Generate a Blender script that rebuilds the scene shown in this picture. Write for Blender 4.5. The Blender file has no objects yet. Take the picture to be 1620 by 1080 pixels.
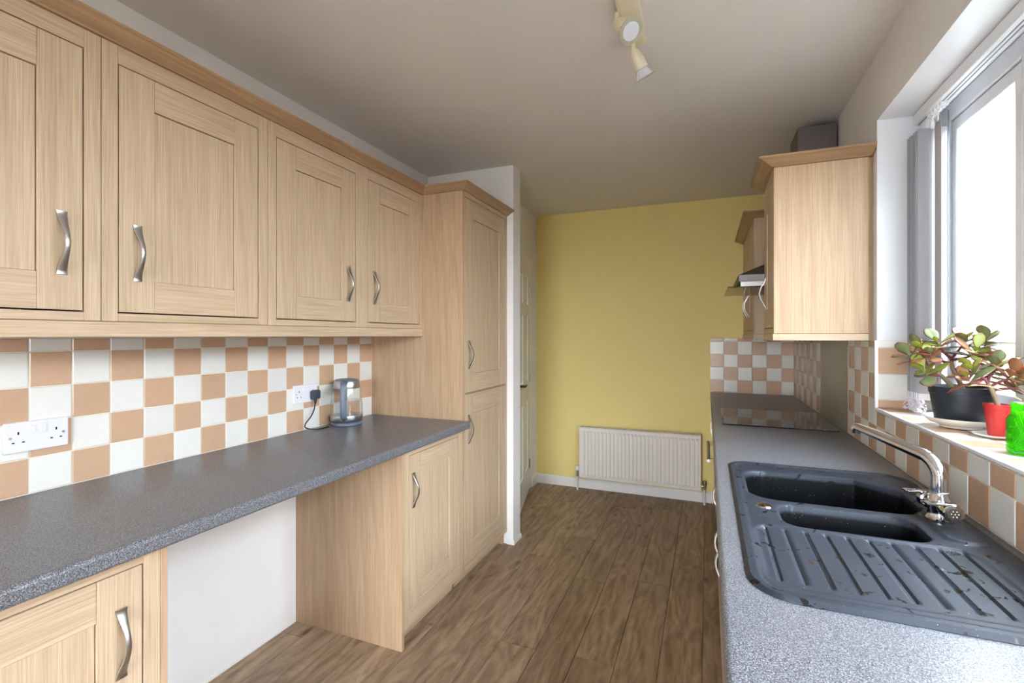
import bpy, bmesh, math, random
from mathutils import Vector, Matrix, Euler
R = math.radians
random.seed(7)
SC = bpy.context.scene
COL = SC.collection

# ------------------------------------------------------------------ camera, sky, exposure
cam_d = bpy.data.cameras.new('camera'); cam = bpy.data.objects.new('camera', cam_d); COL.objects.link(cam)
cam.location = (0, 0, 1.369); cam.rotation_euler = (R(90), 0, R(22.05))
cam_d.sensor_width = 36; cam_d.lens = 16.956; cam_d.shift_y = -9/1620; cam_d.clip_start = 0.02
SC.camera = cam
SC.view_settings.view_transform = 'Standard'; SC.view_settings.look = 'None'
SC.view_settings.gamma = 1; SC.view_settings.use_curve_mapping = False
SC.view_settings.exposure = 0.18
world = bpy.data.worlds.new('overcast_sky'); SC.world = world; world.use_nodes = True
wn = world.node_tree.nodes; wl = world.node_tree.links
bg = wn['Background']; bg.inputs['Strength'].default_value = 30.0
tcw = wn.new('ShaderNodeTexCoord'); sepw = wn.new('ShaderNodeSeparateXYZ'); rmw = wn.new('ShaderNodeValToRGB')
wl.new(tcw.outputs['Generated'], sepw.inputs[0]); wl.new(sepw.outputs['Z'], rmw.inputs[0]); wl.new(rmw.outputs[0], bg.inputs['Color'])
rmw.color_ramp.elements[0].color = (0.90, 0.95, 1.0, 1); rmw.color_ramp.elements[1].color = (0.80, 0.89, 1.0, 1)
def portal(name, loc, rot, sx, sy):
    l = bpy.data.lights.new(name, 'AREA'); l.shape = 'RECTANGLE'; l.size = sx; l.size_y = sy
    l.cycles.is_portal = True
    o = bpy.data.objects.new(name, l); COL.objects.link(o); o.location = loc; o.rotation_euler = rot
portal('window_portal', (0.93, .91, 1.655), (0, R(90), 0), 1.16, 2.84)
portal('added_door_portal', (-.60, -1.77, 1.03), (R(-90), 0, 0), 1.1, 2.06)  # guides sky light through the added door behind the camera
try:
    SC.cycles.use_denoising = True
    SC.cycles.max_bounces = 12; SC.cycles.diffuse_bounces = 7; SC.cycles.glossy_bounces = 5
    SC.cycles.transparent_max_bounces = 24; SC.cycles.sample_clamp_indirect = 8
    SC.cycles.caustics_reflective = False
except Exception: pass

# ------------------------------------------------------------------ materials
def srgb(r, g, b):
    f = lambda c: (c/255/12.92) if c <= 10 else (((c/255)+.055)/1.055)**2.4
    return (f(r), f(g), f(b), 1)
class NT:
    def __init__(s, name):
        s.m = bpy.data.materials.new(name); s.m.use_nodes = True
        s.n = s.m.node_tree.nodes; s.l = s.m.node_tree.links; s.b = s.n['Principled BSDF']; s.out = s.n['Material Output']
    def new(s, t, **k):
        n = s.n.new('ShaderNode'+t)
        for a, v in k.items(): setattr(n, a, v)
        return n
    def val(s, n, **k):
        for a, v in k.items(): n.inputs[a.replace('_', ' ')].default_value = v
        return n
    def coord(s, scale=(1, 1, 1), rnd=True):
        tc = s.new('TexCoord'); mp = s.new('Mapping'); mp.inputs['Scale'].default_value = scale
        if rnd:
            oi = s.new('ObjectInfo'); mu = s.new('VectorMath', operation='SCALE')
            cx = s.new('CombineXYZ'); cx.inputs[0].default_value = 17.3; cx.inputs[1].default_value = 31.7; cx.inputs[2].default_value = 23.1
            s.l.new(cx.outputs[0], mu.inputs[0]); s.l.new(oi.outputs['Random'], mu.inputs['Scale'])
            ad = s.new('VectorMath', operation='ADD'); s.l.new(tc.outputs['Object'], ad.inputs[0]); s.l.new(mu.outputs[0], ad.inputs[1])
            s.l.new(ad.outputs[0], mp.inputs[0])
        else: s.l.new(tc.outputs['Object'], mp.inputs[0])
        return mp.outputs[0]
    def noise(s, vec, scale=1, detail=3, rough=.5, dist=0):
        n = s.new('TexNoise'); s.val(n, Scale=scale, Detail=detail, Roughness=rough, Distortion=dist); s.l.new(vec, n.inputs['Vector']); return n.outputs[0]
    def ramp(s, fac, stops):
        r = s.new('ValToRGB'); e = r.color_ramp.elements
        while len(e) < len(stops): e.new(.5)
        for i, (p, c) in enumerate(stops): e[i].position = p; e[i].color = c
        s.l.new(fac, r.inputs[0]); return r.outputs[0]
    def mix(s, fac, a, b, t='MIX'):
        m = s.new('Mix', data_type='RGBA', blend_type=t)
        for sock, v in ((m.inputs[0], fac), (m.inputs[6], a), (m.inputs[7], b)):
            if hasattr(v, 'is_output'): s.l.new(v, sock)
            else: sock.default_value = v
        return m.outputs[2]
    def math(s, op, a, b=0.0):
        m = s.new('Math', operation=op)
        for i, v in enumerate((a, b)):
            if hasattr(v, 'is_output'): s.l.new(v, m.inputs[i])
            else: m.inputs[i].default_value = v
        return m.outputs[0]
    def bump(s, h, st=.2, d=.001):
        b = s.new('Bump'); b.inputs['Strength'].default_value = st; b.inputs['Distance'].default_value = d
        s.l.new(h, b.inputs['Height']); s.l.new(b.outputs[0], s.b.inputs['Normal'])
    def base(s, c):
        if hasattr(c, 'is_output'): s.l.new(c, s.b.inputs['Base Color'])
        else: s.b.inputs['Base Color'].default_value = c
def g4(v): return (v, v, v, 1)
def plain(name, col, rough=.5, metal=0.0, spec=.5, var=0.04, bump=0, bscale=40, trans=0, ior=1.45, sss=0):
    t = NT(name); b = t.b
    if var:
        n = t.noise(t.coord(), 9, 4); t.base(t.mix(n, tuple(c*(1-var) for c in col[:3])+(1,), tuple(min(1, c*(1+var)) for c in col[:3])+(1,)))
    else: t.base(col)
    b.inputs['Roughness'].default_value = rough; b.inputs['Metallic'].default_value = metal
    b.inputs['Specular IOR Level'].default_value = spec; b.inputs['Transmission Weight'].default_value = trans; b.inputs['IOR'].default_value = ior
    if bump: t.bump(t.noise(t.coord(rnd=False), bscale, 5), bump, .002)
    return t.m
def oak(name, axis, light=(208, 185, 157), dark=(180, 154, 125), rough=.42):
    t = NT(name)
    ax = {'x': 0, 'y': 1, 'z': 2}[axis]
    def sc(a, b): v = [a]*3; v[ax] = b; return tuple(v)
    fine = t.noise(t.coord(sc(300, 5.0)), 1, 3, .7)
    mid = t.noise(t.coord(sc(22, .8)), 1, 3, .55, .9)
    w = t.new('TexWave', wave_type='BANDS', bands_direction='DIAGONAL')
    t.val(w, Scale=1.0, Distortion=9.0, Detail=2.0); w.inputs['Detail Scale'].default_value = .9; t.l.new(t.coord(sc(9, .55)), w.inputs['Vector'])
    wave = t.ramp(w.outputs['Fac'], [(0.0, g4(0)), (.75, g4(.15)), (1.0, g4(1))])
    f = t.math('ADD', t.math('MULTIPLY', fine, .78), t.math('MULTIPLY', mid, .22))
    L, D = srgb(*light), srgb(*dark)
    c = t.ramp(f, [(.36, D), (.62, L)])
    dk = tuple(x*.86 for x in D[:3])+(1,)
    m = t.new('Mix', data_type='RGBA'); t.l.new(t.math('MULTIPLY', t.math('MULTIPLY', wave, fine), .55), m.inputs[0]); t.l.new(c, m.inputs[6]); m.inputs[7].default_value = dk
    t.base(m.outputs[2]); t.b.inputs['Roughness'].default_value = rough; t.b.inputs['Specular IOR Level'].default_value = .4
    t.bump(fine, .12, .0006)
    return t.m
OAKZ = oak('oak_grain_upright', 'z'); OAKY = oak('oak_grain_along', 'y'); OAKX = oak('oak_grain_across', 'x')
SIDEZ = oak('oak_side_panel', 'z', (196, 167, 136), (170, 140, 110))
CORN = oak('oak_cornice', 'y', (184, 152, 118), (156, 123, 91))
def plank_mat():
    t = NT('floor_oak')
    fine = t.noise(t.coord((110, 6, 110)), 1, 4, .6); mid = t.noise(t.coord((9, 1.9, 9)), 1, 6, .58, 3.2)
    blot = t.noise(t.coord((5, 1.1, 5)), 1, 3, .5, .5)
    w = t.new('TexWave', wave_type='RINGS', rings_direction='Y'); t.val(w, Scale=1.0, Distortion=12.0, Detail=2.0); t.l.new(t.coord((9, 1.6, 9)), w.inputs['Vector'])
    f = t.math('ADD', t.math('ADD', t.math('MULTIPLY', fine, .14), t.math('MULTIPLY', mid, .66)), t.math('MULTIPLY', w.outputs['Fac'], .09))
    c = t.ramp(f, [(.30, srgb(114, 92, 71)), (.45, srgb(148, 123, 99)), (.62, srgb(172, 148, 123))])
    c = t.mix(t.ramp(blot, [(.5, g4(0)), (.72, g4(.4))]), c, srgb(120, 93, 69))
    kn = t.new('TexVoronoi'); t.val(kn, Scale=1.0); t.l.new(t.coord((7.5, 3.2, 7.5)), kn.inputs['Vector'])
    c = t.mix(t.ramp(kn.outputs['Distance'], [(.05, g4(.75)), (.15, g4(0))]), c, srgb(78, 58, 42))
    oi = t.new('ObjectInfo'); hs = t.new('HueSaturation'); t.l.new(c, hs.inputs['Color'])
    t.l.new(t.math('ADD', t.math('MULTIPLY', oi.outputs['Random'], .15), .92), hs.inputs['Value'])
    t.base(hs.outputs[0]); t.b.inputs['Roughness'].default_value = .42; t.b.inputs['Specular IOR Level'].default_value = .35
    t.bump(fine, .2, .0008); return t.m
PLANK = plank_mat()
def worktop_mat():
    t = NT('speckled_laminate'); v = t.coord(rnd=False)
    a = t.noise(v, 560, 2, .6); b = t.noise(v, 400, 2, .6); c2 = t.noise(v, 800, 1)
    c = t.ramp(a, [(.38, srgb(46, 46, 50)), (.50, srgb(98, 98, 102)), (.60, srgb(132, 133, 138))])
    c = t.mix(t.ramp(b, [(.56, g4(0)), (.62, g4(.9))]), c, srgb(172, 174, 182))
    c = t.mix(t.ramp(c2, [(.60, g4(0)), (.66, g4(.7))]), c, srgb(26, 26, 30))
    t.base(c); t.b.inputs['Roughness'].default_value = .32; t.b.inputs['Specular IOR Level'].default_value = .5
    t.bump(b, .08, .0004); return t.m
WORK = worktop_mat()
def tile_mat(name, col, lo):
    t = NT(name); n = t.noise(t.coord((14, 14, 14)), 1, 4, .6, 1.0)
    oi = t.new('ObjectInfo'); hs = t.new('HueSaturation'); t.l.new(t.mix(n, lo, col), hs.inputs['Color'])
    t.l.new(t.math('ADD', t.math('MULTIPLY', oi.outputs['Random'], .07), .965), hs.inputs['Value']); t.base(hs.outputs[0])
    t.b.inputs['Roughness'].default_value = .22; t.bump(n, .25, .003); return t.m
TBEIGE = tile_mat('beige_glaze', srgb(207, 172, 144), srgb(197, 160, 131)); TWHITE = tile_mat('white_glaze', srgb(236, 234, 228), srgb(227, 225, 219))
GROUT = plain('grout', srgb(232, 222, 205), .8)
PAINT = plain('white_wall_paint', srgb(234, 231, 229), .75, bump=.08, bscale=120)
CEIL = plain('ceiling_paint', srgb(233, 229, 226), .85, bump=.05, bscale=90, var=.02)
YELL = plain('yellow_wall_paint', srgb(232, 212, 138), .6, bump=.08, bscale=120, var=.025)
GLOSSW = plain('white_gloss_paint', srgb(232, 230, 226), .3, var=.02)
UPVC = plain('white_upvc', srgb(238, 240, 244), .25, var=.01)
PLAS = plain('white_plastic', srgb(232, 230, 238), .3, var=.01)
RADI = plain('radiator_enamel', srgb(228, 222, 214), .35, var=.02)
STEEL = plain('brushed_steel', srgb(176, 174, 172), .33, 1.0, var=.06)
NICK = plain('satin_nickel', srgb(190, 188, 186), .36, 1.0, var=.03)
CHROME = plain('chrome', srgb(225, 226, 230), .05, 1.0, var=0)
BRASS = plain('aged_metal', srgb(140, 130, 115), .4, 1.0)
DARK = plain('black_plastic', srgb(38, 40, 44), .4)
GAP = plain('dark_gap', srgb(30, 24, 20), .9, var=0)
SLATE = plain('slate_grey_plastic', srgb(98, 108, 122), .35)
KSTEEL = plain('kettle_steel', srgb(186, 188, 192), .3, 1.0, var=.02)
HOODST = plain('hood_steel', srgb(128, 120, 120), .5, 1.0, var=.03)
HOB = plain('black_ceramic_glass', srgb(18, 15, 14), .05, var=0)
HOBMARK = plain('hob_print', srgb(90, 84, 80), .2, var=0)
CREAM = plain('cream_enamel', srgb(232, 222, 196), .35)
POTB = plain('black_pot_plastic', srgb(44, 46, 54), .42)
POTR = plain('red_pot_plastic', srgb(186, 44, 42), .4)
SOIL = plain('potting_soil', srgb(58, 44, 34), .95, bump=.8, bscale=90)
CERA = plain('cream_ceramic', srgb(232, 230, 222), .2, var=.02)
BARK = plain('jade_stem', srgb(146, 128, 104), .8, var=.2, bump=.5)
STEMR = plain('red_young_stem', srgb(128, 62, 66), .6, var=.2)
STRAW = plain('pale_straw', srgb(222, 206, 120), .6)
BLADE = plain('green_strands', srgb(196, 226, 96), .6)
BRICKX = None
def thin_glass(name, tint=(1, 1, 1, 1), rough=0.0, ior=1.5, keep=0.0):
    t = NT(name); t.n.remove(t.b)
    tr = t.new('BsdfTransparent'); tr.inputs[0].default_value = tint
    gl = t.new('BsdfGlossy'); gl.inputs['Roughness'].default_value = rough
    lw = t.new('LayerWeight'); lw.inputs[0].default_value = .5
    fr = t.math('ADD', t.math('MULTIPLY', t.math('POWER', lw.outputs['Facing'], 5.0), .90), .06)
    mx = t.new('MixShader'); t.l.new(fr, mx.inputs[0]); t.l.new(tr.outputs[0], mx.inputs[1]); t.l.new(gl.outputs[0], mx.inputs[2])
    t.l.new(mx.outputs[0], t.out.inputs[0]); return t.m
PANE = thin_glass('window_glass', (.94, .96, .97, 1)); VISOR = thin_glass('visor_glass', (.62, .62, .52, 1))
KGLASS = thin_glass('kettle_glass', (.97, .98, .98, 1), 0.02); WATER = thin_glass('kettle_water', (.98, .99, .99, 1), 0, 1.33)
def green_glass():
    t = NT('green_glass'); t.n.remove(t.b)
    tr = t.new('BsdfTransparent'); tr.inputs[0].default_value = (.50, .93, .14, 1)
    gl = t.new('BsdfGlossy'); gl.inputs['Roughness'].default_value = .05
    df = t.new('BsdfTranslucent'); df.inputs[0].default_value = (.12, .70, .03, 1)
    lw = t.new('LayerWeight'); lw.inputs[0].default_value = .5
    fr = t.math('ADD', t.math('MULTIPLY', t.math('POWER', lw.outputs['Facing'], 5.0), .90), .05)
    m0 = t.new('MixShader'); m0.inputs[0].default_value = .16; t.l.new(tr.outputs[0], m0.inputs[1]); t.l.new(df.outputs[0], m0.inputs[2])
    mx = t.new('MixShader'); t.l.new(fr, mx.inputs[0]); t.l.new(m0.outputs[0], mx.inputs[1]); t.l.new(gl.outputs[0], mx.inputs[2])
    t.l.new(mx.outputs[0], t.out.inputs[0]); return t.m
GREENG = green_glass()
def fabric():
    t = NT('striped_voile'); v = t.coord((1, 1, 1), rnd=False)
    sx = t.new('SeparateXYZ'); t.l.new(v, sx.inputs[0])
    s = t.math('SINE', t.math('MULTIPLY', sx.outputs['X'], 2*math.pi/.0042)); s = t.math('ADD', t.math('MULTIPLY', s, .5), .5)
    c = t.mix(s, srgb(172, 170, 174), srgb(206, 204, 208))
    t.n.remove(t.b); d = t.new('BsdfDiffuse'); tl = t.new('BsdfTranslucent'); t.l.new(c, d.inputs[0]); t.l.new(c, tl.inputs[0])
    m = t.new('MixShader'); m.inputs[0].default_value = .18; t.l.new(d.outputs[0], m.inputs[1]); t.l.new(tl.outputs[0], m.inputs[2])
    t.l.new(m.outputs[0], t.out.inputs[0]); return t.m
FABR = fabric()
def sink_mat():
    t = NT('charcoal_composite'); v = t.coord(rnd=False)
    wet = t.noise(v, 26, 4, .55, .5); mask = t.ramp(wet, [(.625, g4(0)), (.635, g4(1))])
    sp = t.noise(v, 300, 2); fleck = t.ramp(sp, [(.74, g4(0)), (.77, g4(1))])
    sz = t.new('SeparateXYZ'); t.l.new(v, sz.inputs[0])   # limescale plus window light painted on the deck; shade painted into the bowls
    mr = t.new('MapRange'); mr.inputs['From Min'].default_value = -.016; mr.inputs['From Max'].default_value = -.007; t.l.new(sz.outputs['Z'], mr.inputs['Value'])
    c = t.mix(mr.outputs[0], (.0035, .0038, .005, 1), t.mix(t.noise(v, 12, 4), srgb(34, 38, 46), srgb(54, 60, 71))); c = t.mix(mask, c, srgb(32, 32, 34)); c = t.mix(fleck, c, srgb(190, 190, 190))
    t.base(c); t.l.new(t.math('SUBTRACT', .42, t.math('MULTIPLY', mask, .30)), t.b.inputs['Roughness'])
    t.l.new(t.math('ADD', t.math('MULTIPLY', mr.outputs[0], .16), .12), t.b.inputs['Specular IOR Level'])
    t.bump(sp, .15, .0005); return t.m
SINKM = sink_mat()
def leaf_mat(name, green, edge, pw):
    t = NT(name); at = t.new('Attribute'); at.attribute_name = 'rim'
    n = t.noise(t.coord(), 30, 3); f = t.math('ADD', at.outputs['Fac'], t.math('MULTIPLY', t.math('SUBTRACT', n, .5), pw))
    c = t.ramp(f, [(.40, green), (.78, tuple((a+b)/2 for a, b in zip(green, edge))), (.97, edge)])
    t.base(c); t.b.inputs['Roughness'].default_value = .35; t.b.inputs['Subsurface Weight'].default_value = 0
    # part of the light passes through the leaf
    tl = t.new('BsdfTranslucent'); t.l.new(c, tl.inputs[0]); m = t.new('MixShader'); m.inputs[0].default_value = .25
    t.l.new(t.b.outputs[0], m.inputs[1]); t.l.new(tl.outputs[0], m.inputs[2]); t.l.new(m.outputs[0], t.out.inputs[0]); return t.m
LEAFG = leaf_mat('jade_leaf_green', srgb(166, 180, 78), srgb(150, 60, 62), .25)
LEAFM = leaf_mat('jade_leaf_dull', srgb(128, 142, 96), srgb(128, 62, 70), .5)
LEAFR = leaf_mat('jade_leaf_red', srgb(172, 128, 88), srgb(158, 58, 70), .9)

# ------------------------------------------------------------------ mesh helpers
class M:
    def __init__(s): s.v = []; s.f = []; s.sm = []
    def add(s, vs, fs, smooth=False, mat=None):
        o = len(s.v)
        s.v += [tuple(mat @ Vector(v)) if mat else tuple(v) for v in vs]
        s.f += [tuple(i+o for i in f) for f in fs]; s.sm += [smooth]*len(fs); return s
    def box(s, x0, x1, y0, y1, z0, z1, mat=None):
        v = [(x, y, z) for z in (z0, z1) for y in (y0, y1) for x in (x0, x1)]
        return s.add(v, [(0, 2, 3, 1), (4, 5, 7, 6), (0, 1, 5, 4), (2, 6, 7, 3), (0, 4, 6, 2), (1, 3, 7, 5)], mat=mat)
    def cbox(s, x0, x1, y0, y1, z0, z1, b=.002, mat=None):
        bm = bmesh.new(); bmesh.ops.create_cube(bm, size=1)
        for v in bm.verts: v.co = Vector(((x0+x1)/2+v.co.x*(x1-x0), (y0+y1)/2+v.co.y*(y1-y0), (z0+z1)/2+v.co.z*(z1-z0)))
        b = min(b, .45*min(x1-x0, y1-y0, z1-z0))
        bmesh.ops.bevel(bm, geom=bm.edges[:]+bm.verts[:], offset=b, segments=2, profile=.6, affect='EDGES')
        bm.verts.index_update(); s.add([v.co.copy() for v in bm.verts], [[v.index for v in f.verts] for f in bm.faces], mat=mat); bm.free(); return s
    def rings(s, rs, closed=True, caps=True, smooth=True, mat=None):
        n = len(rs[0]); v = [p for r in rs for p in r]; f = []
        for i in range(len(rs)-1):
            for j in range(n if closed else n-1):
                k = (j+1) % n; f.append((i*n+j, i*n+k, (i+1)*n+k, (i+1)*n+j))
        s.add(v, f, smooth, mat)
        if caps and closed:
            s.add(rs[0], [tuple(range(n))[::-1]], False, mat); s.add(rs[-1], [tuple(range(n))], False, mat)
        return s
    def lathe(s, prof, n=32, c=(0, 0, 0), mat=None, smooth=True, caps=False):
        rs = [[(c[0]+r*math.cos(2*math.pi*j/n), c[1]+r*math.sin(2*math.pi*j/n), c[2]+z) for j in range(n)] for r, z in prof]
        return s.rings(rs, True, caps, smooth, mat)
    def tube(s, path, rad, n=12, smooth=True, mat=None, flat=None, up0=None):
        P = [Vector(p) for p in path]; rs = []; u = None
        for i, p in enumerate(P):
            t = (P[min(i+1, len(P)-1)]-P[max(i-1, 0)]).normalized()
            if u is None:
                a = Vector(up0) if up0 else (Vector((0, 0, 1)) if abs(t.z) < .9 else Vector((1, 0, 0)))
                u = (a - t*a.dot(t)).normalized()
            else: u = (u - t*u.dot(t)).normalized()
            w = t.cross(u); r = rad[i] if isinstance(rad, (list, tuple)) else rad
            fl = flat or 1
            rs.append([tuple(p+u*(r*fl*math.cos(2*math.pi*j/n))+w*(r*math.sin(2*math.pi*j/n))) for j in range(n)])
        return s.rings(rs, True, True, smooth, mat)
    def cyl(s, a, b, r, n=20, r2=None, smooth=True): return s.tube([a, b], [r, r if r2 is None else r2], n, smooth)
    def sweep_plan(s, path, prof, side=1):
        """profile (out, z) along a plan polyline with mitred corners; side=+1 puts 'out' on the right of travel"""
        P = [Vector((x, y)) for x, y in path]; rs = []
        for i, p in enumerate(P):
            d0 = (p-P[i-1]).normalized() if i else (P[1]-p).normalized()
            d1 = (P[i+1]-p).normalized() if i < len(P)-1 else d0
            n0 = Vector((d0.y, -d0.x))*side; n1 = Vector((d1.y, -d1.x))*side
            m = (n0+n1).normalized(); m = m/max(.2, m.dot(n0))
            rs.append([(p.x+m.x*o, p.y+m.y*o, z) for o, z in prof])
        return s.rings(rs, True, True, False)
    def prism(s, poly, a0, a1, axis='x', smooth=False):
        def pt(u, w, a): return {'x': (a, u, w), 'y': (u, a, w), 'z': (u, w, a)}[axis]
        return s.rings([[pt(u, w, a) for u, w in poly] for a in (a0, a1)], True, True, smooth)
    def sphere(s, c, r, n=16, k=8, mat=None):
        rs = [[(c[0]+r*math.sin(math.pi*i/k)*math.cos(2*math.pi*j/n), c[1]+r*math.sin(math.pi*i/k)*math.sin(2*math.pi*j/n), c[2]+r*math.cos(math.pi*i/k)) for j in range(n)] for i in range(k+1)]
        return s.rings(rs, True, False, True, mat)
W = {}
def mesh_of(m, name, off=(0, 0, 0)):
    me = bpy.data.meshes.new(name); me.from_pydata([(v[0]-off[0], v[1]-off[1], v[2]-off[2]) for v in m.v], [], m.f)
    bm = bmesh.new(); bm.from_mesh(me)
    if len(bm.verts) < 60000: bmesh.ops.remove_doubles(bm, verts=bm.verts, dist=1e-6)
    bmesh.ops.recalc_face_normals(bm, faces=bm.faces[:])
    if any(m.sm):
        for f in bm.faces: f.smooth = True
        for e in bm.edges:
            if len(e.link_faces) == 2 and e.calc_face_angle(0) > R(38): e.smooth = False
    bm.to_mesh(me); bm.free(); return me
def obj(name, m, mat, parent=None, loc=None, world=True, bevel=0):
    """m in world coordinates (world=True) or in the parent's own frame"""
    if parent is not None:
        off = W.get(parent.name, (0, 0, 0)) if world else (0, 0, 0)
        o = bpy.data.objects.new(name, mesh_of(m, name, off)); o.parent = parent; W[o.name] = off if world else (0, 0, 0)
    else:
        loc = loc or (0, 0, 0)
        o = bpy.data.objects.new(name, mesh_of(m, name, loc)); o.location = loc; W[o.name] = tuple(loc)
    COL.objects.link(o); o.data.materials.append(mat)
    if bevel:
        b = o.modifiers.new('bevel', 'BEVEL'); b.width = bevel; b.segments = 2; b.limit_method = 'ANGLE'; b.angle_limit = R(40); b.harden_normals = False
    return o
def inst(name, me, mat, parent, loc, rot=(0, 0, 0), scale=(1, 1, 1)):
    o = bpy.data.objects.new(name, me); COL.objects.link(o); o.parent = parent
    off = W.get(parent.name, (0, 0, 0)); o.location = (loc[0]-off[0], loc[1]-off[1], loc[2]-off[2]); o.rotation_euler = rot; o.scale = scale
    if not me.materials: me.materials.append(mat)
    elif me.materials[0] != mat: o.material_slots[0].link = 'OBJECT'; o.material_slots[0].material = mat
    W[o.name] = tuple(loc); return o
def tag(o, label, cat, group=None):
    o['label'] = label; o['category'] = cat
    if group: o['group'] = group
    return o
def thing(name, loc, label, cat, group=None, rotz=0):
    o = bpy.data.objects.new(name, None); COL.objects.link(o); o.location = loc; o.rotation_euler = (0, 0, rotz)
    o.empty_display_size = .05; W[o.name] = tuple(loc); return tag(o, label, cat, group)
def struct(name, m, mat, label=None):
    o = obj(name, m, mat); o['kind'] = 'structure'
    if label: o['label'] = label
    return o

# ------------------------------------------------------------------ dimensions (metres)
H = 2.489                       # ceiling
XL, XR = -1.830, 0.625          # long walls
YF = 4.28                       # far (yellow) wall
YN = -1.60                      # near wall, behind the camera
XD = -1.485                     # wall holding the hall door
WT = 0.910                      # worktop height
SILL = 1.084; HEAD = 2.225; WY0, WY1 = -0.50, 2.32    # window opening

# ------------------------------------------------------------------ room shell
fl = struct('floor', M().box(-3.2, XR+.3, YN-.3, YF+.3, -.12, -.006), GAP)
ceiling = struct('ceiling', M().box(-3.2, XR+.3, YN-.3, YF+.3, H, H+.12), CEIL)
wl_ = struct('wall_left', M().box(XL-.15, XL, YN-.15, 2.935, 0, H), PAINT)
# boxed stub that ends the run of units, and the wall with the door beyond it
struct('wall_stub', M().box(XL-.15, -1.180, 2.935, 3.06, 0, H), PAINT)
struct('wall_door', M().box(XD-.1, XD, 3.06, 3.27, 0, H).box(XD-.1, XD, 4.06, YF, 0, H).box(XD-.1, XD, 3.27, 4.06, 2.0, H), PAINT)
struct('wall_far', M().box(XD-.1, XR+.3, YF, YF+.12, 0, H), YELL)
struct('wall_hall', M().box(-2.9, -2.8, 2.9, 4.6, 0, H).box(-2.8, XD-.1, 4.4, 4.5, 0, H).box(-2.8, XL-.15, 3.0, 3.06, 0, H), PAINT)
wr = struct('wall_right', M().box(XR, XR+.3, YN-.15, WY0, 0, H).box(XR, XR+.3, WY1, YF, 0, H)
            .box(XR, XR+.3, WY0, WY1, 0, SILL-.012).box(XR, XR+.3, WY0, WY1, HEAD, H), PAINT)
struct('wall_near', M().box(XL, -1.15, YN-.15, YN, 0, H).box(-.05, XR, YN-.15, YN, 0, H).box(-1.15, -.05, YN-.15, YN, 2.06, H), PAINT)

# floor planks
def planks():
    w = .169; k = 0; x = XL; edges = [-.188+w*i for i in range(-10, 7)]
    for i in range(len(edges)-1):
        a, b = edges[i], edges[i+1]
        a, b = max(a, XL), min(b, XR)
        if b-a < .01: continue
        y = YN - random.uniform(0, 1.2)
        while y < YF:
            y1 = min(y+1.22, YF); y0 = max(y, YN)
            if y1-y0 > .02:
                g = .0007
                m = M(); c = .0014; z = 0
                lo = [(a+g, y0+g, -.006), (b-g, y0+g, -.006), (b-g, y1-g, -.006), (a+g, y1-g, -.006)]
                md = [(p[0], p[1], -c) for p in lo]
                hi = [(a+g+c, y0+g+c, 0), (b-g-c, y0+g+c, 0), (b-g-c, y1-g-c, 0), (a+g+c, y1-g-c, 0)]
                m.rings([lo, md, hi], True, True, False)
                mm = M(); cx, cy = (a+b)/2, (y0+y1)/2
                mm.v = [(p[0]-cx, p[1]-cy, p[2]) for p in m.v]; mm.f = m.f; mm.sm = m.sm
                inst('plank', mesh_of(mm, 'plank'), PLANK, fl, (cx, cy, 0))
            y += 1.22
planks()
struct('floor_hall', M().box(-2.8, XL-.002, 3.06, 4.4, -.006, 0), PLANK)

# skirtings
sk = [(0, 0), (.016, 0), (.016, .075), (.011, .090), (.006, .098), (0, .10)]
struct('baseboard_far', M().sweep_plan([(XD+.001, YF), (.045, YF)], [(o, z*.85) for o, z in sk]), GLOSSW)
struct('baseboard_door', M().sweep_plan([(XD, 4.13), (XD, YF-.017)], sk), GLOSSW)
struct('baseboard_stub', M().sweep_plan([(-1.222, 2.933), (-1.176, 2.933), (-1.176, 3.062)], [(0, 0), (.006, 0), (.006, .02), (.0, .03)]), GLOSSW)

# ---- tiles: every tile is a part of the wall it is fixed to
TS = .1027
tile_cache = {}
def tile_mesh(w, h):
    k = (round(w, 4), round(h, 4))
    if k not in tile_cache:
        a, b, t, c = w/2, h/2, .007, .0016
        m = M().rings([[(-a, -b, 0), (a, -b, 0), (a, b, 0), (-a, b, 0)], [(-a, -b, t-c), (a, -b, t-c), (a, b, t-c), (-a, b, t-c)],
                       [(-a+c, -b+c, t), (a-c, -b+c, t), (a-c, b-c, t), (-a+c, b-c, t)]], True, True, False)
        tile_cache[k] = mesh_of(m, 'tile')
    return tile_cache[k]
def put_tile(wall, kind, c, w, h, rot):
    inst('tile', tile_mesh(w-.0034, h-.0034), TWHITE if kind else TBEIGE, wall, c, rot)
ROT = {'+x': (R(90), 0, R(90)), '-x': (R(90), 0, R(-90)), '-y': (R(90), 0, 0), '+z': (0, 0, 0)}
def rows(zmax):
    z = WT+.001; r = 0
    while z < zmax-.004:
        z1 = min(z+TS, zmax); yield r, z, z1; z += TS; r += 1
def cols(a0, start, a1):
    """columns on the tile pitch through 'start', cut to a0..a1"""
    i = math.floor((a0-start)/TS)
    while start+i*TS < a1-.004:
        lo, hi = max(a0, start+i*TS), min(a1, start+(i+1)*TS)
        if hi-lo > .006: yield i, lo, hi
        i += 1
obj('grout', M().box(XL, XL+.005, -.80, 2.313, WT-.03, 1.362), GROUT, wl_)
for i, a, b in cols(-.05, .770, 2.313):
    for r, z0, z1 in rows(1.362):
        put_tile(wl_, (i+r) % 2 == 0, (XL+.0012, (a+b)/2, (z0+z1)/2), b-a, z1-z0, ROT['+x'])
gr = M()
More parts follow.
